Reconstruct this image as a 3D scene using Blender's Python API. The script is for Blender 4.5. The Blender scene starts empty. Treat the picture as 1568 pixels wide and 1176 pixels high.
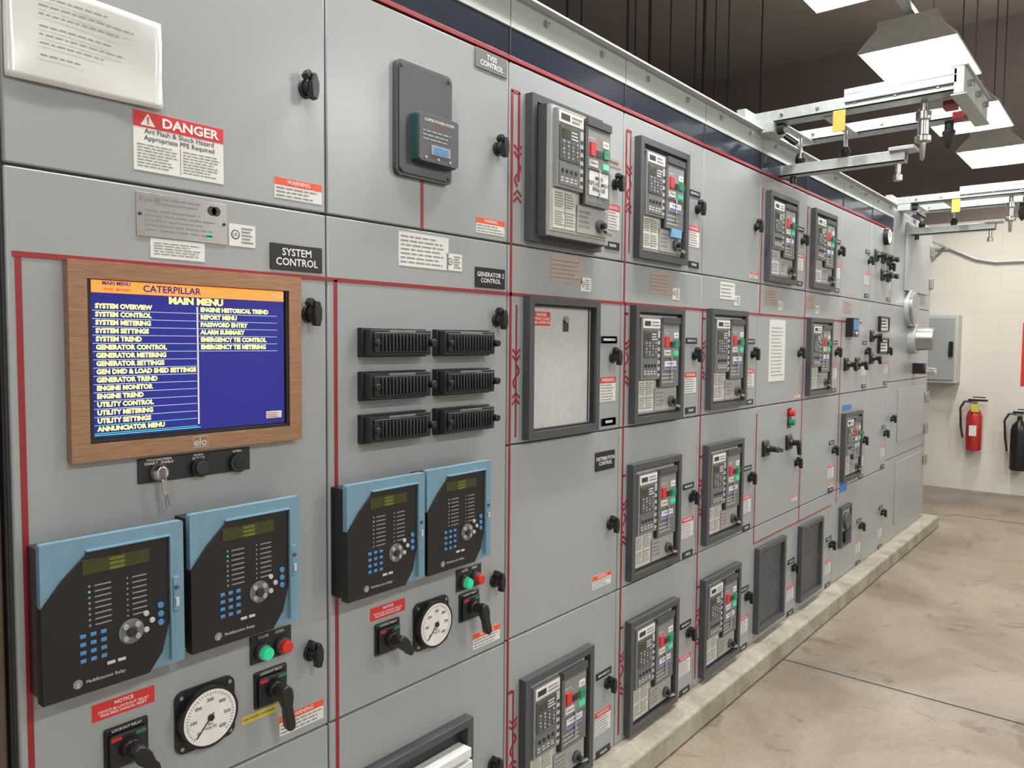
import bpy, bmesh, math, random
from mathutils import Vector, Matrix
random.seed(7)
sc=bpy.context.scene
ZO=0.065          # height of panel datum above floor
# ------------------------------------------------------------ materials
def nodes(m): return m.node_tree.nodes, m.node_tree.links
def mat(name,col,rough=0.5,metal=0.0,emis=0.0,var=0.06,scale=40.0,bump=0.0,spec=0.5,coat=0.0,stretch=None):
    m=bpy.data.materials.new(name); m.use_nodes=True
    n,l=nodes(m); p=n['Principled BSDF']
    p.inputs['Roughness'].default_value=rough; p.inputs['Metallic'].default_value=metal
    p.inputs['Specular IOR Level'].default_value=spec
    if coat: p.inputs['Coat Weight'].default_value=coat; p.inputs['Coat Roughness'].default_value=0.08
    tc=n.new('ShaderNodeTexCoord'); nz=n.new('ShaderNodeTexNoise'); nz.inputs['Scale'].default_value=scale; nz.inputs['Detail'].default_value=4
    if stretch:
        mp=n.new('ShaderNodeMapping'); mp.inputs['Scale'].default_value=stretch
        l.new(tc.outputs['Object'],mp.inputs['Vector']); l.new(mp.outputs[0],nz.inputs['Vector'])
    else: l.new(tc.outputs['Object'],nz.inputs['Vector'])
    cr=n.new('ShaderNodeValToRGB'); c=Vector(col)
    cr.color_ramp.elements[0].position=0.3; cr.color_ramp.elements[1].position=0.7
    cr.color_ramp.elements[0].color=(*(c*(1-var)),1); cr.color_ramp.elements[1].color=(*(c*(1+var)),1)
    l.new(nz.outputs['Fac'],cr.inputs['Fac']); l.new(cr.outputs['Color'],p.inputs['Base Color'])
    if emis:
        l.new(cr.outputs['Color'],p.inputs['Emission Color']); p.inputs['Emission Strength'].default_value=emis
    if bump:
        b=n.new('ShaderNodeBump'); b.inputs['Strength'].default_value=bump; b.inputs['Distance'].default_value=0.002
        l.new(nz.outputs['Fac'],b.inputs['Height']); l.new(b.outputs[0],p.inputs['Normal'])
    return m
M={}
M['paint']=mat('cabinet_paint',(.315,.340,.350),.29,var=.012,scale=3,spec=.6)
M['paint2']=mat('cabinet_side',(.27,.285,.29),.42,var=.02)
M['gap']=mat('shadow_gap',(.04,.04,.04),.7)
M['trough']=mat('trough_paint',(.44,.49,.48),.35,var=.02)
M['band']=mat('black_band',(.018,.026,.045),.14,coat=.5)
M['red']=mat('mimic_red',(.27,.018,.025),.4)
M['brightred']=mat('label_red',(.60,.03,.03),.4)
M['dred']=mat('dark_red_paint',(.25,.02,.02),.4)
M['orange']=mat('label_orange',(.75,.09,.03),.4)
M['white']=mat('label_white',(.70,.71,.70),.4,var=.03)
M['cream']=mat('label_cream',(.58,.58,.53),.5,var=.04)
M['tan']=mat('tan_plate',(.42,.34,.29),.4,metal=.2)
M['black']=mat('black_plastic',(.012,.012,.013),.32)
M['black2']=mat('black_satin',(.020,.020,.022),.5)
M['dk']=mat('dark_grey_plastic',(.075,.078,.085),.42)
M['mid']=mat('mid_grey_plastic',(.14,.145,.15),.4)
M['mid2']=mat('module_grey_plastic',(.235,.24,.24),.42)
M['frame']=mat('bezel_grey',(.062,.065,.072),.38)
M['lg']=mat('light_grey_plastic',(.34,.345,.335),.45)
M['lg2']=mat('pale_panel',(.47,.48,.475),.4)
M['steel']=mat('brushed_steel',(.48,.48,.48),.28,metal=1,var=.12,scale=60,stretch=(1,1,12))
M['zinc']=mat('zinc_strut',(.46,.50,.49),.42,metal=.35,var=.08)
M['chrome']=mat('chrome',(.7,.7,.7),.15,metal=1)
M['wood']=mat('bronze_woodgrain',(.36,.21,.125),.28,metal=.55,var=.22,scale=14,stretch=(2,2,40))
M['blue']=mat('relay_blue',(.155,.285,.375),.35)
M['btnblue']=mat('button_blue',(.06,.22,.48),.4)
M['green']=mat('green_lens',(.02,.55,.25),.25,emis=.35)
M['greendk']=mat('green_button',(.01,.22,.10),.3)
M['teal']=mat('dark_teal_housing',(.02,.07,.075),.3)
M['redb']=mat('red_lens',(.60,.03,.02),.25,emis=.05)
M['lcd']=mat('lcd_olive',(.045,.05,.015),.2,var=.3,scale=300)
M['lcdtxt']=mat('lcd_text',(.25,.32,.03),.3,emis=.18)
M['yellow']=mat('yellow_label',(.62,.50,.08),.4)
M['tape']=mat('blue_tape',(.05,.18,.50),.5)
M['tagblue']=mat('light_blue_tag',(.15,.38,.62),.4)
M['lblue']=mat('label_blue',(.10,.12,.42),.4)
M['scrblue']=mat('screen_blue',(.008,.010,.15),.2,emis=1.0,var=.02)
M['scrorange']=mat('screen_orange',(.85,.30,.05),.3,emis=.75,var=.02)
M['scryel']=mat('screen_yellow',(.95,.93,.25),.3,emis=.9,var=.02)
M['scrline']=mat('screen_line',(.35,.55,.60),.3,emis=.5,var=.02)
M['scrteal']=mat('screen_teal',(.08,.60,.45),.3,emis=.6,var=.02)
M['ink']=mat('ink_black',(.03,.03,.03),.6)
M['inkg']=mat('ink_grey',(.22,.22,.22),.6)
M['txtw']=mat('lettering_white',(.8,.8,.8),.5)
M['plastic_sleeve']=mat('paper_in_sleeve',(.62,.62,.61),.16,var=.04,scale=8,coat=.7)
M['extred']=mat('extinguisher_red',(.45,.02,.02),.25,coat=.4)
M['reflector']=mat('white_reflector',(.80,.80,.79),.3)
M['hood']=mat('fixture_hood',(.50,.49,.46),.4,metal=.2)
M['tube']=mat('fluorescent_tube',(1,.97,.90),.4,emis=9,var=.001)
M['duct']=mat('galvanised_duct',(.40,.39,.37),.45,metal=.3)
M['dialw']=mat('dial_white',(.78,.78,.76),.3)
M['brownp']=mat('column_brown_paint',(.10,.07,.055),.5)

def ramp(n,els):
    cr=n.new('ShaderNodeValToRGB')
    while len(cr.color_ramp.elements)<len(els): cr.color_ramp.elements.new(.5)
    for e,(p,c) in zip(cr.color_ramp.elements,els): e.position=p; e.color=(*c,1)
    return cr
def concrete(name,a,b,c,rough=.55,sc1=1.2,stains=False):
    m=bpy.data.materials.new(name); m.use_nodes=True; n,l=nodes(m); p=n['Principled BSDF']
    tc=n.new('ShaderNodeTexCoord')
    n1=n.new('ShaderNodeTexNoise'); n1.inputs['Scale'].default_value=sc1; n1.inputs['Detail'].default_value=8; n1.inputs['Roughness'].default_value=.62; n1.inputs['Distortion'].default_value=.6
    n2=n.new('ShaderNodeTexNoise'); n2.inputs['Scale'].default_value=60; n2.inputs['Detail'].default_value=5
    l.new(tc.outputs['Object'],n1.inputs['Vector']); l.new(tc.outputs['Object'],n2.inputs['Vector'])
    cr=ramp(n,[(.36,a),(.5,b),(.64,c)]); l.new(n1.outputs['Fac'],cr.inputs['Fac'])
    mx=n.new('ShaderNodeMix'); mx.data_type='RGBA'; mx.blend_type='MULTIPLY'; mx.inputs[0].default_value=.45
    cr2=ramp(n,[(.35,(.72,.72,.72)),(.6,(1.05,1.05,1.05))]); l.new(n2.outputs['Fac'],cr2.inputs['Fac'])
    l.new(cr.outputs['Color'],mx.inputs[6]); l.new(cr2.outputs['Color'],mx.inputs[7])
    out=mx.outputs[2]
    if stains:
        n3=n.new('ShaderNodeTexNoise'); n3.inputs['Scale'].default_value=5; n3.inputs['Detail'].default_value=3; n3.inputs['Distortion'].default_value=1.5
        l.new(tc.outputs['Object'],n3.inputs['Vector'])
        cr3=ramp(n,[(.28,(.50,.47,.43)),(.38,(1,1,1))]); l.new(n3.outputs['Fac'],cr3.inputs['Fac'])
        m3=n.new('ShaderNodeMix'); m3.data_type='RGBA'; m3.blend_type='MULTIPLY'; m3.inputs[0].default_value=.7
        l.new(out,m3.inputs[6]); l.new(cr3.outputs['Color'],m3.inputs[7]); out=m3.outputs[2]
    l.new(out,p.inputs['Base Color'])
    bp=n.new('ShaderNodeBump'); bp.inputs['Strength'].default_value=.25; bp.inputs['Distance'].default_value=.003
    l.new(n2.outputs['Fac'],bp.inputs['Height']); l.new(bp.outputs[0],p.inputs['Normal'])
    p.inputs['Roughness'].default_value=rough
    return m
M['floor']=concrete('concrete_floor',(.185,.152,.118),(.265,.222,.175),(.33,.285,.232),.38,stains=True)
M['curb']=concrete('concrete_curb',(.25,.225,.18),(.34,.31,.25),(.41,.38,.32),.7,sc1=5)
def wallmat(name,swap,zsplit,low,high):
    m=bpy.data.materials.new(name); m.use_nodes=True; n,l=nodes(m); p=n['Principled BSDF']
    g=n.new('ShaderNodeNewGeometry'); sp=n.new('ShaderNodeSeparateXYZ'); l.new(g.outputs['Position'],sp.inputs[0])
    cb=n.new('ShaderNodeCombineXYZ'); l.new(sp.outputs[1 if swap else 0],cb.inputs[0]); l.new(sp.outputs[2],cb.inputs[1])
    br=n.new('ShaderNodeTexBrick'); br.inputs['Scale'].default_value=1; br.inputs['Brick Width'].default_value=.4; br.inputs['Row Height'].default_value=.2
    br.inputs['Mortar Size'].default_value=.005; br.inputs['Mortar Smooth'].default_value=.7
    br.inputs['Color1'].default_value=(1,1,1,1); br.inputs['Color2'].default_value=(.98,.98,.98,1); br.inputs['Mortar'].default_value=(.92,.92,.92,1)
    l.new(cb.outputs[0],br.inputs['Vector'])
    gt=n.new('ShaderNodeMath'); gt.operation='GREATER_THAN'; gt.inputs[1].default_value=zsplit; l.new(sp.outputs[2],gt.inputs[0])
    mx=n.new('ShaderNodeMix'); mx.data_type='RGBA'; l.new(gt.outputs[0],mx.inputs[0]); mx.inputs[6].default_value=(*low,1); mx.inputs[7].default_value=(*high,1)
    mu=n.new('ShaderNodeMix'); mu.data_type='RGBA'; mu.blend_type='MULTIPLY'; mu.inputs[0].default_value=1
    l.new(mx.outputs[2],mu.inputs[6]); l.new(br.outputs['Color'],mu.inputs[7]); l.new(mu.outputs[2],p.inputs['Base Color'])
    bp=n.new('ShaderNodeBump'); bp.inputs['Strength'].default_value=.25; bp.inputs['Distance'].default_value=.003; bp.invert=True
    l.new(br.outputs['Fac'],bp.inputs['Height']); l.new(bp.outputs[0],p.inputs['Normal'])
    p.inputs['Roughness'].default_value=.55
    return m
CREAM=(.68,.655,.60); BROWN=(.20,.165,.152)
M['wall_end']=wallmat('block_wall_end',True,2.73,CREAM,BROWN)
M['wall_back']=wallmat('block_wall_back',False,2.73,CREAM,BROWN)
M['ceil']=mat('ceiling_paint',(.26,.225,.20),.8,var=.05,scale=2)

# ------------------------------------------------------------ builder
_tc={}
def textmesh(s,align,bold):
    k=(s,align,bold)
    if k in _tc: return _tc[k]
    cu=bpy.data.curves.new('tmp','FONT'); cu.body=s; cu.size=1; cu.align_x=align; cu.align_y='CENTER'; cu.resolution_u=2; cu.offset=bold; cu.space_line=.95
    o=bpy.data.objects.new('tmp',cu); sc.collection.objects.link(o)
    dg=bpy.context.evaluated_depsgraph_get(); me=bpy.data.meshes.new_from_object(o.evaluated_get(dg))
    r=([tuple(v.co) for v in me.vertices],[tuple(p.vertices) for p in me.polygons])
    bpy.data.objects.remove(o); bpy.data.curves.remove(cu); bpy.data.meshes.remove(me)
    _tc[k]=r; return r
class B:
    def __init__(s,name,x=0,z=0): s.name=name; s.ox=x; s.oz=z; s.a=([],[],[]); s.t=([],[],[])
    def add(s,vs,fs,m,soft=False):
        L=s.t if soft else s.a; k=len(L[0]); L[0].extend([(v[0]+s.ox,v[1],v[2]+s.oz) for v in vs])
        for f in fs: L[1].append(tuple(i+k for i in f)); L[2].append(m)
    def wbox(s,x0,x1,y0,y1,z0,z1,m,soft=False):
        vs=[(x,y,z) for x in(x0,x1) for y in(y0,y1) for z in(z0,z1)]
        s.add(vs,[(0,1,3,2),(4,6,7,5),(0,4,5,1),(2,3,7,6),(0,2,6,4),(1,5,7,3)],m,soft)
    def box(s,x0,x1,z0,z1,d0,d1,m,soft=False): s.wbox(x0,x1,-d1,-d0,z0,z1,m,soft)
    def poly(s,pts,d0,d1,m,soft=False):
        n=len(pts); vs=[(x,-d0,z) for x,z in pts]+[(x,-d1,z) for x,z in pts]
        fs=[tuple(range(n)),tuple(range(2*n-1,n-1,-1))]+[(i,(i+1)%n,(i+1)%n+n,i+n) for i in range(n)]
        s.add(vs,fs,m,soft)
    def xpoly(s,pts,x0,x1,m):
        n=len(pts); vs=[(x0,y,z) for y,z in pts]+[(x1,y,z) for y,z in pts]
        s.add(vs,[tuple(range(n)),tuple(range(2*n-1,n-1,-1))]+[(i,(i+1)%n,(i+1)%n+n,i+n) for i in range(n)],m)
    def rbox(s,x0,x1,z0,z1,d0,d1,r,m,n=5):
        pts=[]
        for cx,cz,a0 in((x1-r,z1-r,0),(x0+r,z1-r,90),(x0+r,z0+r,180),(x1-r,z0+r,270)):
            for i in range(n+1):
                a=math.radians(a0+90*i/n); pts.append((cx+r*math.cos(a),cz+r*math.sin(a)))
        s.poly(pts,d0,d1,m)
    def frame(s,x0,x1,z0,z1,t,d0,d1,m):
        s.box(x0,x1,z0,z0+t,d0,d1,m); s.box(x0,x1,z1-t,z1,d0,d1,m)
        s.box(x0,x0+t,z0+t,z1-t,d0,d1,m); s.box(x1-t,x1,z0+t,z1-t,d0,d1,m)
    def cyl(s,cx,cz,r,d0,d1,m,n=24,r2=None,soft=False):
        if r2 is None: r2=r
        vs=[];
        for d,rr in((d0,r),(d1,r2)): vs+=[(cx+rr*math.cos(2*math.pi*i/n),-d,cz+rr*math.sin(2*math.pi*i/n)) for i in range(n)]
        s.add(vs,[tuple(range(n)),tuple(range(2*n-1,n-1,-1))]+[(i,(i+1)%n,(i+1)%n+n,i+n) for i in range(n)],m,soft)
    def rod(s,p0,p1,r,m,n=12,r2=None):
        p0=Vector(p0);p1=Vector(p1);a=(p1-p0).normalized(); u=a.orthogonal().normalized(); w=a.cross(u)
        if r2 is None: r2=r
        vs=[]
        for p,rr in((p0,r),(p1,r2)): vs+=[tuple(p+u*rr*math.cos(2*math.pi*i/n)+w*rr*math.sin(2*math.pi*i/n)) for i in range(n)]
        s.add(vs,[tuple(range(n)),tuple(range(2*n-1,n-1,-1))]+[(i,(i+1)%n,(i+1)%n+n,i+n) for i in range(n)],m)
    def path(s,pts,r,m,n=8):
        for a,b in zip(pts,pts[1:]): s.rod(a,b,r,m,n)
    def lathe(s,cx,cy,prof,m,n=24):
        vs=[];
        for r,z in prof: vs+=[(cx+r*math.cos(2*math.pi*i/n),cy+r*math.sin(2*math.pi*i/n),z) for i in range(n)]
        fs=[]
        for k in range(len(prof)-1):
            fs+=[(k*n+i,k*n+(i+1)%n,(k+1)*n+(i+1)%n,(k+1)*n+i) for i in range(n)]
        fs+=[tuple(range(n)),tuple(range(len(vs)-1,len(vs)-n-1,-1))]
        s.add(vs,fs,m)
    def bar(s,x0,z0,x1,z1,w,d0,d1,m,soft=False):
        dx,dz=x1-x0,z1-z0; L=math.hypot(dx,dz); nx,nz=-dz/L*w/2,dx/L*w/2
        s.poly([(x0+nx,z0+nz),(x0-nx,z0-nz),(x1-nx,z1-nz),(x1+nx,z1+nz)],d0,d1,m,soft)
    def text(s,t,x,z,size,d,m,align='CENTER',bold=.01,sx=1.0):
        v,f=textmesh(t,align,bold); s.add([(x+a*size*sx,-d,z+b*size) for a,b,c in v],f,m,True)
    def lines(s,x0,x1,z0,z1,n,d,m,h=.45):
        p=(z1-z0)/n
        for i in range(n):
            z=z1-(i+.5)*p; x=x0; end=x1-(random.random()*.3*(x1-x0))
            while x<end:
                w=min(end-x,(x1-x0)*random.uniform(.08,.2)); s.box(x,x+w,z-p*h/2,z+p*h/2,d-.0004,d,m,True); x+=w+(x1-x0)*.03
    def mesh(s,L,nm,c,smooth):
        me=bpy.data.meshes.new(nm); ms=[]
        for m in L[2]:
            if m not in ms: ms.append(m)
        me.from_pydata([(v[0]-c[0],v[1]-c[1],v[2]-c[2]) for v in L[0]],[],L[1])
        for m in ms: me.materials.append(M[m])
        for p,m in zip(me.polygons,L[2]): p.material_index=ms.index(m)
        if smooth:
            bm=bmesh.new(); bm.from_mesh(me); bmesh.ops.recalc_face_normals(bm,faces=bm.faces); bm.to_mesh(me); bm.free()
            me.shade_smooth(); me.set_sharp_from_angle(angle=math.radians(35))
        return me
    def done(s,parent=None,bevel=.0012,part=None):
        V=s.a[0] or s.t[0]; lo=[min(v[i] for v in V) for i in range(3)]; hi=[max(v[i] for v in V) for i in range(3)]
        c=[(lo[i]+hi[i])/2 for i in range(3)]
        if s.a[0]:
            o=bpy.data.objects.new(s.name,s.mesh(s.a,s.name,c,True))
            if bevel:
                b=o.modifiers.new('bevel','BEVEL'); b.width=bevel; b.segments=2; b.limit_method='ANGLE'; b.angle_limit=math.radians(50)
        else: o=bpy.data.objects.new(s.name,s.mesh(s.t,s.name,c,False))
        sc.collection.objects.link(o); o.location=(c[0],c[1],c[2]+ZO)
        if s.a[0] and s.t[0]:
            t=bpy.data.objects.new('lettering',s.mesh(s.t,s.name+'_lettering',(c[0],c[1],c[2]),False)); sc.collection.objects.link(t); t.parent=o
        if parent: o.parent=parent
        return o
def clone(o,dx=0,dz=0,dy=0):
    n=o.copy(); sc.collection.objects.link(n); n.name=o.name; n.location=o.location+Vector((dx,dy,dz))
    for c in o.children:
        k=c.copy(); sc.collection.objects.link(k); k.parent=n
    return n
def empty(name):
    e=bpy.data.objects.new(name,None); sc.collection.objects.link(e); return e

# ------------------------------------------------------------ room
def slab(name,x0,x1,y0,y1,z0,z1,m):
    b=B(name); b.wbox(x0,x1,y0,y1,z0-ZO,z1-ZO,m); return b.done(bevel=0)
XW=9.0; YB=3.5; CH=4.7
slab('floor',-4,XW,-6,YB,-.1,0,'floor')
slab('ceiling',-4,XW,-6,YB,CH,CH+.1,'ceil')
slab('wall_end',XW,XW+.15,-6,YB,0,CH,'wall_end')
slab('wall_back',-4,XW,YB,YB+.15,0,CH,'wall_back')
slab('wall_front',-4,XW,-6.15,-6,0,CH,'wall_back')
slab('wall_near',-4.15,-4,-6,YB,0,CH,'wall_end')
b=B('trim_floor_joint')
for x in(3.55,7.6): b.wbox(x-.004,x+.004,-5.98,-.1,-ZO+.0005,-ZO+.0015,'gap')
b.done(bevel=0)
b=B('equipment_curb')
zt=.03
b.wbox(.42,7.0,-.10,1.6,-ZO,zt,'curb'); b.done(bevel=.012)
b=B('structural_column'); b.wbox(.12,.40,.02,.36,-ZO,CH-ZO,'brownp'); b.wbox(.36,.412,.02,.05,-ZO,2.3,'brownp'); b.done(bevel=.004)

# ------------------------------------------------------------ switchgear
S=[.42,1.022,1.625,2.215,2.805,3.375,3.965,4.56,5.15,5.66,6.87]
sg=empty('switchgear_cabinet')
b=B('cabinet_body')
b.wbox(.42,6.87,.016,1.5,zt,2.34,'paint2')
for x in S: b.box(x-.002,x+.002,zt,2.18,-.02,-.008,'gap')
b.done(sg,bevel=.002)
b=B('door_panels')
g=.0022
def doors(i,zs):
    for a,c in zip(zs,zs[1:]): b.box(S[i]+g,S[i+1]-g,a+g,c-g,-.018,0,'paint')
for i in range(10):
    if i<2: doors(i,[zt,.572,1.686,2.176])
    elif i<9: doors(i,[zt,.575,1.13,1.686,2.176])
    else: doors(i,[zt,.62,1.16,1.686,2.34])
b.done(sg,bevel=.003)
b=B('top_band')
b.box(.42,5.66,2.190,2.262,-.02,.001,'band'); b.box(.42,5.66,2.178,2.190,-.02,.002,'red')
b.box(.42,5.66,2.264,2.345,-.03,.004,'trough')
b.box(.42,5.66,2.345,2.352,-.03,.03,'trough'); b.box(.42,5.66,2.352,2.375,-.06,-.01,'trough')
for x in S[1:9]:
    b.box(x-.0015,x+.0015,2.19,2.345,0,.0045,'gap')
for i in range(18):
    x=.62+i*.29; b.cyl(x,2.318,.011,.004,.008,'steel',12); b.cyl(x,2.318,.006,.008,.017,'chrome',6)
b.done(sg,bevel=.001)
b=B('utility_door_panels'); b.box(5.95,6.75,.72,1.10,0,.006,'paint'); b.box(5.95,6.75,.12,.58,0,.006,'paint'); b.box(6.0,6.7,1.80,2.28,0,.02,'paint')
for z in(.5,.75,1.0,1.9,2.15):
    b.box(6.80,6.86,z-.04,z+.04,0,.012,'steel'); b.rod((6.87,-.01,z-.045),(6.87,-.01,z+.045),.010,'steel')
b.done(sg,bevel=.003)
# mimic bus lines
b=B('mimic_bus_lines')
def hl(x0,x1,z,w=.009): b.box(x0,x1,z-w/2,z+w/2,0,.0012,'red')
def vl(x,z0,z1,w=.009): b.box(x-w/2,x+w/2,z0,z1,0,.0012,'red')
def symbol(x,z):
    for sgn in(1,-1):
        for k in(0,.018):
            zz=z+sgn*(.045+k)
            b.bar(x-.016,zz+sgn*.014,x,zz,.0055,0,.0016,'red'); b.bar(x+.016,zz+sgn*.014,x,zz,.0055,0,.0016,'red')
    pr=None
    for i in range(13):
        a=i/12; p=(x+.012*math.sin(a*2*math.pi),z+.034-.068*a)
        if pr: b.bar(pr[0],pr[1],p[0],p[1],.006,0,.0016,'red')
        pr=p
hl(.43,3.38,1.549); vl(.438,.04,1.545); vl(1.045,.04,1.549); vl(1.302,1.549+.14,1.803)
vl(1.638,.04,1.549); vl(1.638,1.549,2.10); vl(1.668,1.86,2.10); hl(1.634,1.672,2.10)
for z in(1.88,1.32,.26): symbol(1.664,z)
vl(1.664,1.15,1.52,.006); vl(1.664,.06,.42,.006); hl(1.64,1.66,.42)
vl(2.232,1.55,2.12); hl(2.232,2.262,2.12,.007); vl(2.258,1.72,2.12,.006)
vl(2.240,.06,1.549)
for z in(1.93,1.35,.80,.27):
    symbol(2.252,z); 
    if z<1.6: hl(2.238,2.262,z+.165,.007)
vl(2.822,.06,1.549)
for z in(1.35,.80,.27): symbol(2.836,z); hl(2.82,2.85,z+.165,.007)
vl(3.395,1.55,2.11); hl(3.395,3.42,2.11,.006); vl(3.985,.5,2.11); hl(3.985,4.02,2.11,.006)
hl(3.38,5.0,1.549); vl(4.6,.5,1.549); vl(3.395,.5,1.1); hl(3.40,4.5,.5,.006)
b.done(sg,bevel=0)

# ---- door latch
b=B('door_latch_knob')
b.cyl(0,0,.0185,0,.008,'black',24); b.cyl(0,0,.014,.008,.022,'black',20,.012)
b.poly([(-.007,-.024),(.005,-.026),(.010,-.008),(.010,.010),(.004,.027),(-.005,.026),(-.009,.008)],.02,.036,'black')
b.poly([(-.010,.012),(-.002,.028),(-.010,.034),(-.018,.022)],.01,.03,'black')
latch=b.done(bevel=.002)
L0=latch.location.copy()
pos=[(.971,1.934),(.975,1.473),(.974,.749),(1.577,1.931),(1.578,1.476),(1.576,.762),(1.573,.243)]
for i in range(2,9):
    for z in(1.931,1.369,.813,.27): pos.append((S[i+1]-.052,z))
pos+=[(5.78,.9)]
latch.location=L0+Vector((pos[0][0],0,pos[0][1]))
for p in pos[1:]: clone(latch,p[0]-pos[0][0],p[1]-pos[0][1])

# ---- circuit breaker
def breaker(draw=0.0,var=0):
    b=B('circuit_breaker')
    W,H=.355,.405
    b.frame(0,W,0,H,.022,0,.026,'frame'); b.frame(.02,W-.02,.02,H-.02,.008,0,.014,'black2')
    b.box(.022,W-.022,.022,H-.022,0,.003,'dk')
    D=draw
    if draw:
        b.box(.028,W-.016,.014,H-.028,.003,D+.008,'frame')
        b.box(.030,W-.018,.016,H-.030,D+.008,D+.016,'lg')
    b.box(.036,W-.030,.030,H-.030,.002,D+.008 if not draw else D+.020,'lg2')
    D+=.008 if not draw else .020
    # left module
    b.box(.044,.172,.150,.365,D,D+.014,'mid2'); d=D+.014
    b.box(.050,.168,.328,.360,d,d+.003,'white'); b.box(.058,.10,.336,.353,d+.003,d+.0035,'ink'); b.lines(.110,.162,.333,.355,2,d+.0036,'inkg')
    b.box(.054,.150,.225,.320,d,d+.004,'dk'); b.box(.062,.10,.288,.312,d+.004,d+.005,'lcd')
    for r in range(5):
        for c in range(4): b.cyl(.070+c*.022,.235+r*.0105,.0032,d+.004,d+.006,'lg2' if (r+c)%3 else 'inkg',8)
    b.lines(.108,.146,.285,.312,3,d+.0046,'white')
    b.box(.152,.168,.16,.320,d,d+.003,'lg2')
    for k in range(6): b.box(.154,.166,.17+k*.023,.18+k*.023,d+.003,d+.004,'ink')
    b.box(.054,.150,.158,.218,d,d+.003,'mid')
    for k in range(4): b.cyl(.068+k*.022,.198,.006,d+.003,d+.006,'black',12); b.lines(.060+k*.022,.076+k*.022,.165,.182,2,d+.0034,'white')
    b.box(.044,.150,.038,.146,D,D+.004,'cream')
    for (x0,x1,z0,z1,n) in((.050,.096,.096,.140,6),(.102,.146,.096,.140,6),(.050,.096,.046,.088,6),(.102,.146,.046,.088,5)): b.lines(x0,x1,z0,z1,n,D+.0046,'inkg',.4)
    b.box(.098,.0995,.042,.142,D+.004,D+.0046,'ink',True)
    # right module
    b.box(.182,.312,.120,.365,D,D+.016,'mid'); d=D+.016
    b.box(.182,.312,.347,.369,d,d+.006,'frame')
    b.box(.190,.306,.225,.338,d,d+.003,'mid2')
    b.box(.196,.222,.262,.300,d+.003,d+.010,'brightred'); b.text('PUSH OFF',.209,.312,.007,d+.0035,'txtw')
    b.box(.266,.298,.262,.286,d+.003,d+.010,'greendk'); b.box(.266,.298,.232,.25,d+.003,d+.006,'green'); b.box(.230,.258,.262,.282,d+.003,d+.006,'black')
    b.box(.266,.298,.295,.315,d+.003,d+.005,'white'); b.text('OPEN',.282,.305,.008,d+.0055,'greendk')
    b.box(.196,.240,.232,.252,d+.003,d+.005,'white'); b.text('CHARGED',.218,.242,.008,d+.0055,'ink')
    if draw:
        b.box(.200,.300,.150,.220,d,d+.002,'white'); b.text('MAIN\nREPLACEMENT\nBREAKER',.25,.185,.017,d+.0026,'ink')
    else:
        b.box(.205,.290,.182,.212,d,d+.002,'white'); b.box(.205,.290,.184,.193,d+.002,d+.0025,'lblue'); b.text('TYPE MDS-616',.247,.203,.010,d+.0026,'lblue')
    b.lines(.19,.29,.13,.172 if not draw else .146,3,d+.0004,'lg2',.3)
    if var==1: b.box(.225,.300,.092,.122,D,D+.018,'tagblue')
    b.box(.158,.318,.036,.114,D,D+.006,'lg')
    b.lines(.165,.225,.05,.105,4,D+.0065,'inkg')
    b.cyl(.272,.066,.019,D+.006,D+.016,'dk',20); b.cyl(.272,.066,.009,D+.016,D+.03,'black',12)
    b.rod((.285,-(D+.02),.05),(.315,-(D+.02),.044),.006,'chrome')
    b.box(.175,.180,.12,.36,D,D+.012,'ink'); b.rod((.250,-(D+.02),.145),(.250,-(D+.02),.225),.003,'chrome')
    return b.done(bevel=.0015)
cb=breaker(); c1=breaker(0,1); big=breaker(.045,0)
def put(src,x,z,first=False):
    lo=src['lo']; o=src if first else clone(src)
    o.location=(x+lo[0],lo[1],z+lo[2]); return o
for o in(cb,c1,big): o['lo']=tuple(o.location)
put(big,1.695,1.700,True)
put(c1,2.285,1.706,True)
put(cb,2.272,1.140,True)
for x,z in[(2.270,.595),(2.274,.045),(2.860,1.150),(2.850,.603),(2.852,.055),(3.435,1.703),(4.035,1.706),(4.02,1.148),(4.65,.61),(1.69,.04)]: put(cb,x,z)
# blank breaker cell with white cover
b=B('breaker_cell_cover',1.693,1.140)
b.frame(0,.36,0,.408,.022,0,.026,'frame'); b.frame(.02,.34,.02,.388,.008,0,.016,'black2'); b.box(.024,.336,.024,.384,0,.006,'lg2')
b.box(.035,.12,.325,.365,.006,.007,'brightred'); b.text('DANGER\nSTAND CLEAR\nWHEN OPERATING',.077,.345,.012,.0075,'txtw')
b.box(.185,.21,.31,.345,.006,.009,'ink'); b.cyl(.197,.345,.010,.008,.014,'steel',12); b.box(.318,.322,.03,.38,.006,.009,'ink')
b.done()
for x in(3.41,3.975):
    b=B('ventilation_cover',x,.075); b.frame(0,.34,0,.40,.022,0,.026,'frame'); b.box(.02,.32,.02,.38,0,.008,'dk')
    for k in range(16): b.box(.03,.31,.04+k*.021,.05+k*.021,.008,.010,'dk')
    b.done()
# lower cell in section 2 with white shutter
b=B('breaker_cell_shutter',1.105,.04)
b.frame(0,.36,0,.39,.022,0,.03,'frame'); b.box(.02,.34,.02,.37,0,.004,'black2')
b.box(.05,.32,.08,.30,.004,.03,'dk'); b.box(.06,.33,.30,.325,.004,.05,'white'); b.box(.20,.335,.2,.29,.03,.05,'white'); b.done(bevel=.003)

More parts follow.
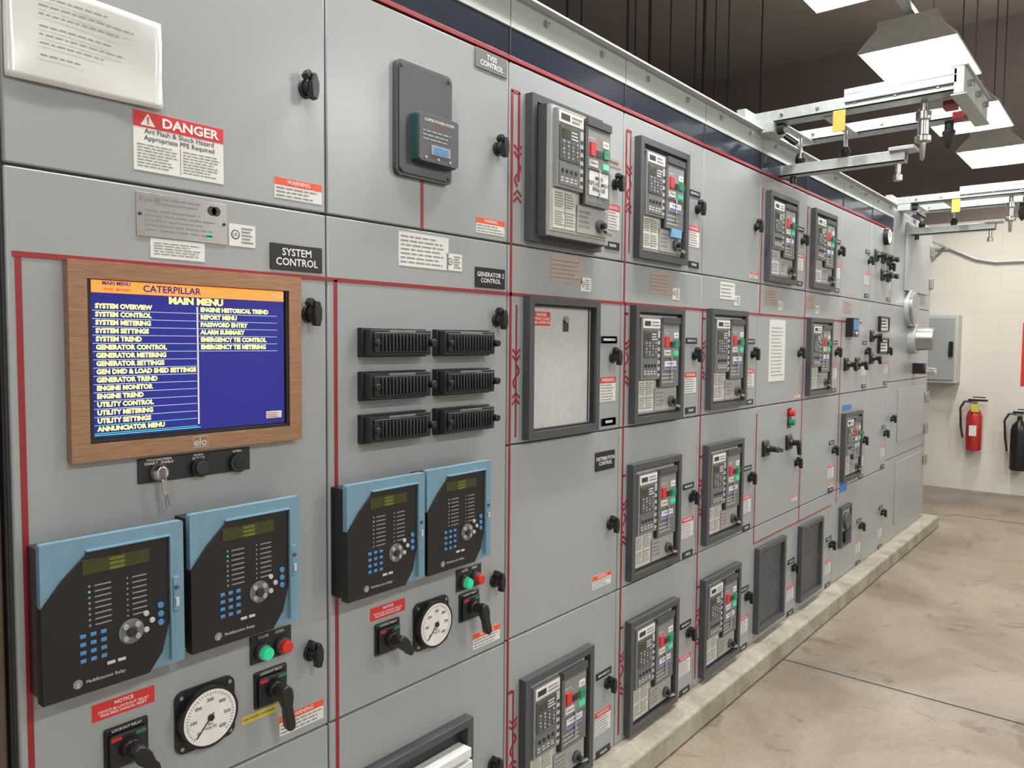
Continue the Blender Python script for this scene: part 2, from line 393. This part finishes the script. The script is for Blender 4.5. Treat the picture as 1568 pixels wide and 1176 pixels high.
# ---- labels
def warn(x0,x1,z0,z1,hc='orange',name='warning_label',hdr='WARNING',frac=.35,n=3):
    b=B(name); b.box(x0,x1,z0,z1,0,.001,'white'); zz=z1-(z1-z0)*frac; b.box(x0,x1,zz,z1,.001,.0014,hc)
    b.text(hdr,(x0+x1)/2,(zz+z1)/2,(z1-zz)*.8,.0018,'txtw'); b.lines(x0+.004,x1-.004,z0+.002,zz-.002,n,.0015,'inkg',.35); return b.done(bevel=0)
def plate(x0,x1,z0,z1,txt,name='nameplate_sign',m='black',t='txtw',size=None):
    b=B(name); b.box(x0,x1,z0,z1,0,.003,m); nl=txt.count('\n')+1
    b.text(txt,(x0+x1)/2,(z0+z1)/2,size or (z1-z0)/(nl+.6)*.8,.0035,t,bold=.015); return b.done(bevel=.0008)
for r in[(.896,1.01,1.704,1.745),(1.495,1.609,1.702,1.742),(.896,1.007,.592,.635),(1.492,1.602,.592,.635),(2.065,2.176,.612,.655)]: warn(*r)
w0=warn(2.100,2.195,1.785,1.865,'brightred',frac=.25,n=6); p0=plate(2.098,2.190,1.415,1.438,'BREAKER 52-1'); q0=plate(2.105,2.19,1.145,1.17,'FEEDER')
w1=warn(3.28,3.36,1.705,1.73)
for x,z in((3.87,1.70),(4.46,1.70),(5.05,1.70),(3.87,1.145),(5.05,1.145),(5.05,.6),(4.46,.6),(3.87,.62)): clone(w1,x-3.28,z-1.705)
for i in range(2,9):
    for z in(1.785,1.225,.66,.11):
        if i==4 and z>1.7: continue
        if i==2 and (abs(z-.66)<.01 or z>1.7): continue
        if i==5 and z in(1.225,.66): continue
        clone(w0,S[i+1]-2.215-.008,z-1.785)
        clone(p0,S[i+1]-2.215-.004,z-1.225); clone(q0,S[i+1]-2.215-.004,z-1.225)
clone(q0,.005,.575)
b=B('nameplate_sign'); b.box(2.106,2.197,1.985,2.01,0,.002,'tan'); b.text('BREAKER',2.151,1.998,.014,.0025,'ink'); b.done(bevel=0)
plate(.884,1.009,1.560,1.613,'SYSTEM\nCONTROL',size=.021); plate(1.492,1.611,1.560,1.613,'GENERATOR 2\nCONTROL',size=.0165)
plate(1.487,1.613,2.123,2.172,'TVSS\nCONTROL',m='mid',size=.019); plate(2.070,2.186,1.000,1.062,'DISTRIBUTION\nCONTROL',size=.0165)
# danger sign
b=B('arc_flash_danger_sign',.619,1.711); W=.167;H=.102
b.box(0,W,0,H,0,.001,'white'); b.box(0,W,H-.027,H,.001,.0015,'brightred')
b.text('DANGER',.103,H-.0145,.023,.002,'txtw',bold=.03,sx=1.15); b.poly([(.012,H-.024),(.038,H-.024),(.025,H-.003)],.0015,.002,'txtw'); b.text('!',.025,H-.0155,.017,.0024,'brightred',bold=.03)
b.text('Arc Flash & Shock Hazard\nAppropriate PPE Required',W/2,.063,.0122,.0015,'ink')
b.lines(.006,.078,.006,.048,8,.0015,'inkg',.3); b.lines(.088,.16,.006,.048,8,.0015,'inkg',.3); b.box(.083,.0835,.004,.05,.001,.0016,'ink'); b.done(bevel=0)
# metal nameplate
b=B('manufacturer_plate',.621,1.598); b.box(0,.17,0,.076,0,.002,'steel'); b.text('Power',.006,.064,.014,.0024,'inkg','LEFT'); b.lines(.035,.12,.055,.072,2,.0026,'inkg',.4); b.lines(.015,.15,.008,.050,5,.0026,'inkg',.3); b.cyl(.148,.060,.009,.002,.0026,'ink'); b.cyl(.140,.060,.009,.002,.0026,'ink')
b.box(.128,.14,.010,.016,.002,.0026,'green')
for x in(.006,.164):
    b.cyl(x,.038,.003,.002,.004,'ink',8)
b.done(bevel=.0006)
def lab(x0,x1,z0,z1,m,n=4,name='rating_label'):
    b=B(name); b.box(x0,x1,z0,z1,0,.001,m); b.lines(x0+.006,x1-.006,z0+.005,z1-.005,n,.0015,'inkg',.3); return b.done(bevel=0)
b=B('certification_label'); b.box(.796,.852,1.598,1.640,0,.001,'white'); b.cyl(.809,1.62,.009,.001,.0014,'ink'); b.cyl(.809,1.62,.007,.0014,.0016,'white'); b.text('UL',.809,1.62,.009,.0019,'ink'); b.lines(.822,.848,1.603,1.636,5,.0015,'inkg'); ul=b.done(bevel=0)
clone(ul,.59,-.002); clone(ul,1.18,-.022)
lab(.645,.746,1.562,1.596,'white',5); lab(1.227,1.393,1.595,1.675,'white',7); lab(1.820,1.982,1.598,1.671,'tan',5)
for x in(2.405,3.45,3.98,4.63): lab(x,x+.155,1.595,1.668,'tan',5)
for x in(2.57,3.12,3.62,4.15): clone(ul,x-.796,-.02)
lab(2.98,3.12,1.60,1.67,'white',4)
# notices / yellow labels
for x,z in((.531,.763),(1.140,.768)):
    b=B('relay_notice_label',x,z); b.box(0,.107,0,.030,0,.001,'brightred'); b.text('NOTICE',.053,.023,.009,.0014,'txtw',bold=.02); b.text('DEVICE 86 LOCKOUT RELAY\nREQUIRES MANUAL RESET',.053,.010,.0068,.0014,'txtw'); b.done(bevel=0)
for x,z in((.811,.650),(.615,.585)):
    b=B('caution_label',x,z); b.box(0,.08,0,.016,0,.001,'yellow'); b.text('ARC FLASH CATEGORY',.04,.008,.0068,.0014,'ink'); b.done(bevel=0)

# ---- paper in plastic sleeve
b=B('notice_in_plastic_sleeve'); nx,nz=18,14; vs=[];fs=[]
TL,TR,BR_,BL=(.426,1.975),(.668,1.969),(.668,1.820),(.425,1.817)
def sl(u,v):
    x=(BL[0]*(1-u)+BR_[0]*u)*(1-v)+(TL[0]*(1-u)+TR[0]*u)*v
    z=(BL[1]*(1-u)+BR_[1]*u)*(1-v)+(TL[1]*(1-u)+TR[1]*u)*v
    d=.0055+.0022*math.sin(v*6+u*3)*u+.0018*math.sin(u*8-v*3)+.006*max(0,u-.7)*(1-v)
    return x,d,z
for j in range(nz+1):
    for i in range(nx+1):
        x,d,z=sl(i/nx,j/nz); vs.append((x,-d,z))
for j in range(nz):
    for i in range(nx): a=j*(nx+1)+i; fs.append((a,a+1,a+nx+2,a+nx+1))
b.add(vs,fs,'plastic_sleeve')
for k,(u1,gap) in enumerate(((.62,0),(.80,0),(.70,0),(.66,1),(.74,1),(.60,1),(.45,2))):
    v=.86-k*.085-gap*.035; u=.20
    while u<u1:
        w=random.uniform(.02,.06); p=sl(u,v); q=sl(min(u+w,u1),v)
        b.add([(p[0],-p[1]-.0025,p[2]-.0011),(q[0],-q[1]-.0025,q[2]-.0011),(q[0],-q[1]-.0025,q[2]+.0011),(p[0],-p[1]-.0025,p[2]+.0011)],[(0,1,2,3)],'inkg',True); u+=w+.012
o=b.done(bevel=0); so=o.modifiers.new('thickness','SOLIDIFY'); so.thickness=.0012; so.offset=0
b=B('paper_notice',3.52,1.24); b.box(0,.20,0,.29,0,.002,'white'); b.lines(.02,.18,.02,.26,14,.0026,'lg',.3); b.done(bevel=0)

# ---- touchscreen
b=B('touchscreen_display')
x0,x1,z0,z1=.502,.944,1.214,1.546
b.frame(x0,x1,z0,z1,.029,0,.020,'wood'); b.box(x0+.03,x1-.03,z0+.03,z1-.03,0,.012,'black')
b.frame(.530,.917,1.241,1.526,.008,.01,.017,'black')
b.box(.537,.906,1.252,1.516,.012,.0135,'scrblue')
d=.0140
b.box(.537,.906,1.495,1.516,.0135,d,'scrorange'); b.text('CATERPILLAR',.677,1.505,.0165,d+.0005,'scrblue',bold=.02,sx=1.05)
b.text('MAIN MENU',.580,1.511,.0085,d+.0005,'scrblue',bold=.03); b.text('CAT',.892,1.504,.013,d+.0005,'txtw',bold=.03)
b.text('10:17:01   08-14-2024',.580,1.501,.005,d+.0005,'brightred',bold=.02)
b.text('MAIN MENU',.722,1.4865,.0165,d,'scryel',bold=.045,sx=1.15)
left=['SYSTEM OVERVIEW','SYSTEM CONTROL','SYSTEM METERING','SYSTEM SETTINGS','SYSTEM TREND','GENERATOR CONTROL','GENERATOR METERING','GENERATOR SETTINGS','GEN DMD & LOAD SHED SETTINGS','GENERATOR TREND','ENGINE MONITOR','ENGINE TREND','UTILITY CONTROL','UTILITY METERING','UTILITY SETTINGS','ANNUNCIATOR MENU']
right=['ENGINE HISTORICAL TREND','REPORT MENU','PASSWORD ENTRY','ALARM SUMMARY','EMERGENCY TIE CONTROL','EMERGENCY TIE METERING']
st=.01375
for i,t in enumerate(left):
    z=1.4725-i*st; b.text(t,.545,z,.0110,d,'scryel','LEFT',bold=.045,sx=.995)
    b.box(.54,.720,z-st*.55,z-st*.48,.0135,d,'scrteal' if i in(14,15) else 'scrline',True)
for i,t in enumerate(right):
    z=1.4725-i*st; b.text(t,.729,z,.0110,d,'scryel','LEFT',bold=.045,sx=.995); b.box(.726,.89,z-st*.55,z-st*.48,.0135,d,'scrline',True)
b.box(.7215,.7245,1.262,1.478,.0135,d,'txtw',True); b.box(.54,.726,1.2555,1.2568,.0135,d,'scrteal',True)
b.box(.864,.899,1.262,1.276,.0135,.0145,'white'); b.lines(.866,.897,1.263,1.275,3,.015,'brightred',.3)
b.text('elo',.722,1.229,.02,.0205,'lg2',bold=.02); b.frame(.708,.737,1.219,1.24,.0015,.02,.0206,'lg')
b.done(bevel=.0025)
# ---- switch plate under display
b=B('key_switch_panel'); b.box(.615,.833,1.163,1.207,0,.004,'black2')
b.text('TOUCHSCREEN\nDISABLE   ENABLE',.652,1.2,.0065,.0045,'txtw'); b.text('HORN\nSILENCE',.726,1.2,.0065,.0045,'txtw'); b.text('HORN',.805,1.202,.0065,.0045,'txtw')
b.cyl(.650,1.18,.0165,.004,.012,'dk'); b.cyl(.650,1.18,.0145,.012,.022,'chrome',24,.011); b.box(.6485,.6515,1.168,1.19,.022,.034,'steel')
b.box(.645,.654,1.145,1.17,.026,.029,'steel'); b.rod((.650,-.03,1.145),(.653,-.03,1.118),.002,'steel'); b.rod((.654,-.028,1.146),(.660,-.028,1.12),.0018,'steel')
b.cyl(.726,1.18,.0175,.004,.016,'black'); b.cyl(.726,1.18,.013,.016,.022,'black2')
b.cyl(.805,1.18,.0185,.004,.014,'black2'); b.cyl(.805,1.18,.011,.014,.016,'black'); b.done(bevel=.0015)

# ---- protective relay
def relay():
    b=B('protective_relay'); W,H=.230,.252
    b.box(.002,W-.006,.002,H-.010,0,.044,'black')
    b.rbox(0,W,0,H,.044,.058,.005,'blue')
    b.poly([(-.001,-.002),(.165,-.002),(.188,.028),(.201,.080),(.201,.228),(.070,.228),(.030,.190),(-.001,.150)],.040,.062,'black'); d=.062
    b.box(.060,.168,.192,.216,d,d+.0012,'lcd')
    for r in range(3): b.text('|||||||||||||||||',.114,.211-r*.0075,.0055,d+.0016,'lcdtxt')
    for r in range(8):
        b.cyl(.070,.172-r*.0092,.0022,d,d+.001,'green' if r==1 else 'inkg',8); b.box(.078,.104,.1705-r*.0092,.1728-r*.0092,d,d+.0006,'inkg',True)
        b.box(.138,.162,.1705-r*.0092,.1728-r*.0092,d,d+.0006,'inkg',True); b.cyl(.130,.172-r*.0092,.0018,d,d+.001,'inkg',8)
    for r in range(4):
        for c in range(3): b.box(.054+c*.0160,.063+c*.0160,.090-r*.0135,.096-r*.0135,d,d+.002,'btnblue')
    b.cyl(.135,.080,.021,d,d+.002,'mid',28); b.cyl(.135,.080,.008,d+.002,d+.006,'black2',16)
    for k in range(4):
        a=math.radians(45+90*k); b.cyl(.135+.014*math.cos(a),.080+.014*math.sin(a),.0048,d+.002,d+.005,'lg',12)
    for k in range(3): b.cyl(.160+.010*(k==1),.104-k*.014,.0048,d,d+.003,'lg2',12)
    for k in range(3): b.cyl(.185,.112-k*.015,.0055,d,d+.003,'btnblue',12)
    b.text('g',.05,.017,.012,d+.0008,'lg2'); b.cyl(.05,.017,.0075,d-.001,d+.0003,'inkg',16); b.text('Multifunction Relay',.062,.017,.008,d+.0006,'lg2','LEFT')
    b.box(.095,.108,.035,.04,d,d+.002,'lg2'); b.box(.112,.125,.035,.04,d,d+.002,'lg2')
    b.box(.208,.219,.095,.155,.058,.064,'blue'); b.box(.211,.217,.103,.118,.064,.067,'lg2'); b.cyl(.2135,.137,.004,.064,.067,'dk',10)
    b.box(.2015,.2045,.010,.230,.058,.068,'blue'); b.box(.066,.2045,.229,.232,.058,.066,'blue')
    return b.done(bevel=.0015)
r0=relay()
for p in[(.679,.854),(1.028,.857),(1.265,.860)]: clone(r0,p[0],p[1])
r0.location+=Vector((.437,0,.847))

# ---- pushbutton panels
for x,z in((.830,.766),(1.425,.766)):
    b=B('pushbutton_panel',x,z); b.box(0,.095,0,.058,0,.004,'black2'); b.text('CLOSE       OPEN',.047,.052,.008,.0045,'txtw')
    for cx,m in((.025,'green'),(.070,'redb')):
        b.cyl(cx,.023,.0185,.004,.010,'black'); b.cyl(cx,.023,.0165,.010,.017,'dk'); b.cyl(cx,.023,.0145,.017,.030,m,24,.0125)
    b.done(bevel=.0015)

# ---- analog meter
b=B('analog_panel_meter'); w=.060
b.rbox(-w,w,-w,w,0,.006,.018,'black'); b.cyl(0,0,.058,.006,.022,'black',48); b.cyl(0,0,.0525,.022,.0225,'dialw',48)
for i in range(41):
    a=math.radians(225-270*i/40); r1=.042 if i%5==0 else .044; r2=.048
    b.bar(r1*math.cos(a),r1*math.sin(a),r2*math.cos(a),r2*math.sin(a),.0009,.0225,.023,'ink',True)
for i,t in enumerate(['0','100','200','300','400','500','600']):
    a=math.radians(225-270*i/6); b.text(t,.034*math.cos(a),.034*math.sin(a),.0095,.0232,'ink')
b.text('AC\nVOLTS',0,-.016,.008,.0232,'ink'); a=math.radians(228)
b.bar(-.01*math.cos(a),-.01*math.sin(a),.043*math.cos(a),.043*math.sin(a),.0022,.0235,.0245,'ink'); b.cyl(0,0,.006,.0225,.027,'black',16)
for k in range(4):
    a=math.radians(45+90*k); b.cyl(.070*math.cos(a)*.98,.070*math.sin(a)*.98,.004,.006,.009,'steel',10)
m0=b.done(bevel=.001); clone(m0,1.333,.713); m0.location+=Vector((.733,0,.704))

# ---- selector switches
def selector(x,z,ang,long=.085):
    b=B('rotary_selector_switch'); w=.038
    b.rbox(x-w,x+w,z-w,z+w,0,.006,.004,'black'); b.rbox(x-w+.006,x+w-.006,z-w+.004,z+w-.012,.006,.014,.006,'black2')
    b.text('LOCKOUT RELAY',x,z+w-.006,.0065,.0065,'txtw'); b.cyl(x,z,.019,.014,.030,'black',28,.016); b.cyl(x,z,.014,.03,.05,'black')
    a=math.radians(ang); c,s_=math.cos(a),math.sin(a)
    pr=[(-.016,-.006),(-.016,.006),(-.006,.013),(.012,.014),(.03,.009),(long-.01,.010),(long,.006),(long,-.006),(long-.01,-.010),(.03,-.009),(.012,-.014),(-.006,-.013)]
    b.poly([(x+u*c-v*s_,z+u*s_+v*c) for u,v in pr],.045,.064,'black')
    b.box(x-.03,x-.012,z+.016,z+.022,.014,.0145,'brightred',True); b.box(x+.012,x+.03,z+.016,z+.022,.014,.0145,'greendk',True)
    return b.done(bevel=.003)
selector(.586,.706,-55,.05); selector(.875,.710,-82,.080); selector(1.189,.72,-50,.045); selector(1.473,.72,-75,.070)
selector(3.50,.93,-10,.07); selector(3.80,.93,-80,.06)
for x,z in((4.70,1.30),(4.92,1.30),(5.22,1.47),(5.22,1.33)): selector(x,z,-60,.04)
for x,z in((5.26,1.98),(5.42,1.98),(5.42,1.87),(5.56,1.98),(5.56,1.87)): selector(x,z,-20,.03)

# ---- test switch blocks
b=B('test_switch_block'); W,H=.196,.066
b.box(0,W,0,H,0,.018,'black'); b.box(.006,W-.006,.004,H-.004,.018,.040,'black2'); b.box(.012,W-.012,.010,H-.010,.04,.046,'black')
for k in range(14): b.box(.030+k*.0105,.0335+k*.0105,.014,H-.014,.046,.051,'black2')
b.cyl(.014,H/2,.007,.046,.058,'black',14); b.cyl(W-.012,H/2,.009,.046,.060,'black',14); b.box(.06,.14,H-.009,H-.004,.04,.0405,'inkg',True)
t0=b.done(bevel=.002); T0=t0.location.copy(); fst=True
for z in(1.381,1.283,1.186):
    for x in(1.104,1.337):
        o=t0 if fst else clone(t0); o.location=T0+Vector((x,0,z)); fst=False

# ---- surge suppressor
b=B('surge_protection_display'); b.rbox(1.208,1.390,1.802,2.064,0,.014,.016,'frame'); b.rbox(1.214,1.384,1.808,2.058,.014,.018,.014,'frame')
for x in(1.222,1.376):
    for z in(1.816,2.05): b.cyl(x,z,.005,.018,.021,'dk',10)
b.rbox(1.250,1.384,1.836,1.950,.018,.036,.008,'teal'); b.rbox(1.252,1.382,1.838,1.948,.036,.044,.008,'dk')
b.box(1.290,1.352,1.856,1.878,.044,.046,'lg'); b.box(1.295,1.347,1.859,1.875,.046,.0465,'btnblue')
b.text('CLIPPER POWER SYSTEM',1.317,1.934,.009,.0445,'txtw'); b.text('STATUS',1.317,1.921,.008,.0445,'redb'); b.lines(1.262,1.37,1.885,1.913,3,.0447,'lg',.35)
for k in range(3): b.cyl(1.272+k*.04,1.847,.003,.044,.047,'lg2',8)
b.done(bevel=.002)

# ---- section 6+ items
b=B('indicator_light_pair'); b.box(3.78,3.83,1.0,1.10,0,.003,'black'); b.cyl(3.805,1.075,.015,.003,.03,'redb'); b.cyl(3.805,1.03,.015,.003,.03,'greendk'); b.done()
b=B('digital_power_meter'); b.box(4.68,4.80,1.46,1.57,0,.04,'black'); b.box(4.69,4.79,1.50,1.56,.04,.043,'btnblue'); b.cyl(4.74,1.48,.01,.04,.05,'lg2'); b.done()
for z in(1.50,1.36):
    b=B('test_terminal_strip',5.36,z); b.frame(0,.22,0,.10,.012,0,.02,'black'); b.box(.01,.21,.01,.09,0,.012,'white'); b.lines(.02,.2,.02,.08,3,.0126,'ink'); b.done()
b=B('round_dial_gauge'); b.cyl(5.46,2.12,.055,0,.03,'black',32); b.cyl(5.46,2.12,.046,.03,.031,'dialw',32); b.bar(5.46,2.12,5.44,2.15,.004,.031,.033,'ink'); b.done()
b=B('masking_tape_strips'); b.box(4.66,4.84,1.028,1.060,.0,.001,'tape'); b.box(4.66,4.80,.545,.60,0,.001,'tape'); b.done(bevel=0)
b=B('kirk_key_interlock'); b.frame(4.66,4.86,.22,.46,.02,0,.02,'frame'); b.box(4.67,4.85,.23,.45,0,.01,'lg'); b.cyl(4.76,.37,.05,.01,.03,'dk'); b.box(4.71,4.81,.25,.31,.01,.03,'black'); b.done()
# revenue meter section
b=B('utility_meter'); b.cyl(6.15,1.68,.13,0,.03,'zinc',40); b.cyl(6.15,1.68,.115,.03,.05,'steel',40); b.cyl(6.15,1.68,.095,.05,.052,'lg',40)
b.cyl(6.25,1.46,.11,0,.05,'zinc',40); b.cyl(6.25,1.46,.085,.05,.16,'steel',40,.08); b.cyl(6.25,1.46,.070,.16,.162,'mid2',32); b.done()
b=B('padlock_hasp'); b.box(6.35,6.43,1.20,1.28,0,.08,'black'); b.cyl(6.40,1.22,.028,.08,.15,'chrome',20); b.done(bevel=.006)

# ------------------------------------------------------------ breaker hoist
def hoist():
    b=B('breaker_lifting_hoist'); X=3.38; Z=2.372; E=.40
    for x in(X,X+E): b.wbox(x-.04,x+.04,.07,.5,2.341,Z,'zinc')
    for x in(X,X+E):
        b.wbox(x-.045,x+.045,-.76,.5,Z+.004,Z+.012,'zinc'); b.wbox(x-.045,x-.038,-.76,.5,Z+.004,Z+.055,'zinc'); b.wbox(x+.038,x+.045,-.76,.5,Z+.004,Z+.055,'zinc')
        for k in range(5): b.rod((x-.05,-.1-k*.15,Z+.03),(x-.036,-.1-k*.15,Z+.03),.008,'steel',8)
    b.wbox(X-.06,X+.09,-.765,-.36,Z+.06,Z+.082,'zinc'); b.wbox(X-.06,X-.05,-.765,-.36,Z+.03,Z+.06,'zinc')
    b.wbox(X-.06,X+E+.07,-.79,-.755,Z-.012,Z+.088,'zinc'); b.wbox(X-.06,X+E+.07,-.80,-.745,Z+.088,Z+.095,'zinc'); b.wbox(X-.06,X+E+.07,-.80,-.745,Z-.018,Z-.012,'zinc')
    b.wbox(X-.1,X+E+.1,.04,.08,Z+.005,Z+.07,'zinc')
    b.wbox(X+.05,X+.11,-.745,-.70,Z-.03,Z+.0,'dred'); b.wbox(X+.24,X+.30,-.745,-.70,Z-.03,Z+.0,'dred')
    for k in range(3): b.rod((X+.02+k*.17,-.81,Z+.04),(X+.02+k*.17,-.79,Z+.04),.013,'chrome',10)
    b.lathe(X+.02,-.64,[(.012,Z+.01),(.012,Z-.04),(.028,Z-.04),(.028,Z-.07),(.020,Z-.075),(.020,Z-.13),(.030,Z-.135),(.030,Z-.155),(.012,Z-.16),(.009,Z-.22),(.002,Z-.23)],'steel')
    b.lathe(X+E,-.66,[(.018,Z+.01),(.018,Z-.03),(.026,Z-.04),(.018,Z-.09),(.004,Z-.11)],'black2')
    x=X+.25; z=2.195
    b.wbox(x-.03,x+.03,-.53,.0,z,z+.008,'zinc'); b.wbox(x-.03,x-.023,-.53,0,z,z+.05,'zinc'); b.wbox(x+.023,x+.03,-.53,0,z,z+.05,'zinc'); b.wbox(x-.05,x+.05,-.57,-.47,z+.045,z+.06,'zinc')
    for y in(-.08,-.28): b.rod((x,y,z+.05),(x,y,Z+.01),.009,'steel'); b.lathe(x,y,[(.018,z+.05),(.024,z+.075),(.014,z+.10)],'black')
    b.wbox(X,X+E,-.30,-.26,Z-.002,Z+.004,'zinc'); b.wbox(X,X+E,-.10,-.06,Z-.002,Z+.004,'zinc')
    b.rod((x,-.50,z),(x,-.50,z-.05),.011,'chrome'); b.rod((x,-.50,z-.05),(x,-.50,z-.075),.018,'steel')
    b.rod((x,-.05,z),(x,-.05,z-.03),.014,'black')
    b.wbox(X-.048,X-.0455,-.365,-.315,Z-.08,Z+.006,'yellow')
    b.wbox(X-.07,X+.07,-.07,.01,Z-.04,Z+.004,'zinc'); b.cyl(X,Z-.015,.026,.07,.10,'black2',20)
    b.rod((X,-.10,Z-.05),(X,-.15,Z-.09),.012,'black') 
    return b.done(bevel=.002)
h=hoist(); clone(h,2.48)

# ------------------------------------------------------------ lights
def fixture():
    b=B('fluorescent_light_fixture'); z=3.02; L=.38
    P=[(-.24,z),(-.235,z+.006),(-.14,z+.11),(.14,z+.11),(.235,z+.006),(.24,z)]
    for (a,c) in zip(P,P[1:]):
        b.xpoly([a,c,(c[0]*1.02,c[1]+.006),(a[0]*1.02,a[1]+.006)],-L,L,'reflector')
    b.wbox(-L,L,-.145,.145,z+.117,z+.150,'hood')
    for s in(-1,1): b.xpoly([(-.242,z-.003),(-.142,z+.116),(.142,z+.116),(.242,z-.003)],s*L-.004,s*L+.004,'hood')
    for y in(-.175,-.09,.09,.175):
        zz=z+(.022 if abs(y)>.15 else .050)
        b.rod((-L+.02,y,zz),(L-.02,y,zz),.015,'tube')
    b.wbox(-.06,.06,-.03,.03,z+.150,z+.182,'zinc')
    for x in(-.25,.25): b.rod((x,0,z+.15),(x,0,CH-ZO),.004,'black2',6)
    return b.done(bevel=0)
fx=fixture(); F0=fx.location.copy(); first=True
rows=[(-.29,[-.7,.7,2.15,3.5,4.95,6.35,7.75]),(-3.0,[-2.2,.6,3.4,6.2]),(-5.0,[.6,5.0])]  # rows after the first are unseen fixtures, added for frontal light on the gear
def lamp(o,off,sx,sy,e,up=False,col=(1,.985,.955)):
    la=bpy.data.lights.new('fluorescent_or_added_lamp','AREA'); la.shape='RECTANGLE'; la.size=sx; la.size_y=sy; la.energy=e; la.color=col
    lo=bpy.data.objects.new('lamp_or_added_glow',la); sc.collection.objects.link(lo); lo.parent=o; lo.location=Vector((0,0,off+ZO))-F0
    if up: lo.rotation_euler=(math.pi,0,0)
for y,xs in rows:
    for x in xs:
        o=fx if first else clone(fx); first=False; o.location=F0+Vector((x,y,0))
        e=20 if y>-1 else 36
        if y>-1 and x<1: e=9
        lamp(o,3.02+.016,.70,.06,e,col=(1,.94,.84) if x>6.5 else (1,.985,.955))
        lamp(o,3.02+.19,.70,.10,10,True,(1,.94,.88))  # added uplight above the hood, only there to brighten ceiling and upper walls
b=B('light_mounting_strut'); b.wbox(-1.5,8.3,-.31,-.27,3.02+.183,3.02+.22,'zinc'); b.done()
# ------------------------------------------------------------ hanging cables, conduits, ducts
b=B('vertical_conduit_drops')
for x,y,r in((3.9,1.9,.012),(4.05,1.9,.008),(4.6,1.9,.012),(4.7,1.9,.008),(4.9,1.9,.018),(5.2,1.7,.008),(5.6,1.7,.008),(5.75,1.6,.02),(5.95,1.6,.008),(6.2,1.5,.008),(2.6,1.9,.01),(6.9,1.6,.01)):
    b.rod((x,min(y,1.45),2.341),(x,min(y,1.45),CH-ZO),r*.7,'black2',8)
b.done(bevel=0)
b=B('ceiling_air_duct'); b.wbox(6.2,8.8,-3.4,-.9,3.9,4.5,'duct'); b.wbox(6.5,7.5,-2.2,-1.2,3.86,3.90,'lg')
for k in range(8): b.wbox(6.58,7.42,-2.12+k*.115,-2.06+k*.115,3.84,3.86,'lg2')
b.done(bevel=.006)
b=B('steel_conduit_run'); zz=2.30
b.path([(XW-.03,.9,zz+.12),(XW-.03,.25,zz+.10),(XW-.03,.02,zz-.02),(XW-.03,-.15,zz-.06),(XW-.03,-2.5,zz-.06)],.014,'zinc'); b.path([(6.9,.3,2.3),(7.6,.3,2.42),(XW-.03,.3,2.42)],.014,'zinc'); b.done(bevel=0)
b=B('wall_disconnect_box'); b.wbox(XW-.22,XW-.001,.12,.50,1.03,1.72,'lg2'); b.wbox(XW-.235,XW-.22,.14,.48,1.06,1.69,'paint'); b.wbox(XW-.26,XW-.235,.15,.19,1.3,1.45,'black'); b.done(bevel=.006)
# ------------------------------------------------------------ fire extinguishers
def ext(name,x,y,z,m,R,H):
    b=B(name); b.lathe(x,y,[(R*.9,z),(R,z+.012),(R,z+H*.78),(R*.85,z+H*.88),(R*.45,z+H*.95),(.022,z+H*.98),(.022,z+H+.03)],m)
    b.wbox(x-.02,x+.02,y-.025,y+.025,z+H+.03,z+H+.055,'steel')
    b.poly([(x-.012,z+H+.055),(x+.012,z+H+.055),(x+.012,z+H+.075),(x-.012,z+H+.075)],-y-.06,-y+.11,'black'); b.wbox(x-.01,x+.01,y-.09,y+.02,z+H+.09,z+H+.10,'black')
    b.path([(x,y+.03,z+H+.045),(x,y+.09,z+H+.05),(x-.01,y+.125,z+H-.02),(x-.01,y+.115,z+H-.2),(x-.01,y+.095,z+H-.32)],.010,'black')
    if m=='extred': b.wbox(x-R-.002,x-R*.7,y-R*.45,y+R*.45,z+H*.34,z+H*.58,'white')
    b.wbox(x,XW-.001,y-.03,y+.03,z+H*.75,z+H*.80,'steel')
    if m=='extred': b.wbox(x-R-.003,x-R*.8,y-.045,y+.02,z+H-.05,z+H+.03,'yellow')
    return b.done(bevel=.001)
ext('fire_extinguisher',XW-.10,-.035,.36,'extred',.072,.44); ext('fire_extinguisher',XW-.10,-.42,.20,'black',.075,.50)
b=B('fire_safety_poster'); b.wbox(XW-.006,XW,-.80,-.40,1.02,1.64,'brightred'); b.wbox(XW-.008,XW-.006,-.77,-.43,1.1,1.35,'white')
for k in range(4): b.wbox(XW-.008,XW-.006,-.76,-.44,1.4+k*.055,1.425+k*.055,'white')
b.done(bevel=0)

# ------------------------------------------------------------ camera & view
yaw=math.radians(39.6); pit=math.radians(3.2); r=.0082
F=Vector((math.cos(yaw)*math.cos(pit),math.sin(yaw)*math.cos(pit),-math.sin(pit)))
R=F.cross(Vector((0,0,1))).normalized(); U=R.cross(F)
R2=R*math.cos(r)+U*math.sin(r); U2=U*math.cos(r)-R*math.sin(r)
cam=bpy.data.cameras.new('camera'); cam.sensor_width=36; cam.lens=36*1178/1568; cam.clip_start=.05
co=bpy.data.objects.new('camera',cam); sc.collection.objects.link(co)
mt=Matrix((( R2.x,U2.x,-F.x,0),(R2.y,U2.y,-F.y,-1.363),(R2.z,U2.z,-F.z,1.42+ZO),(0,0,0,1))); co.matrix_world=mt
sc.camera=co
w=bpy.data.worlds.new('world'); sc.world=w; w.use_nodes=True; w.node_tree.nodes['Background'].inputs[0].default_value=(.5,.5,.5,1); w.node_tree.nodes['Background'].inputs[1].default_value=.3
try: sc.view_settings.view_transform='Standard'
except Exception as e: print(e)
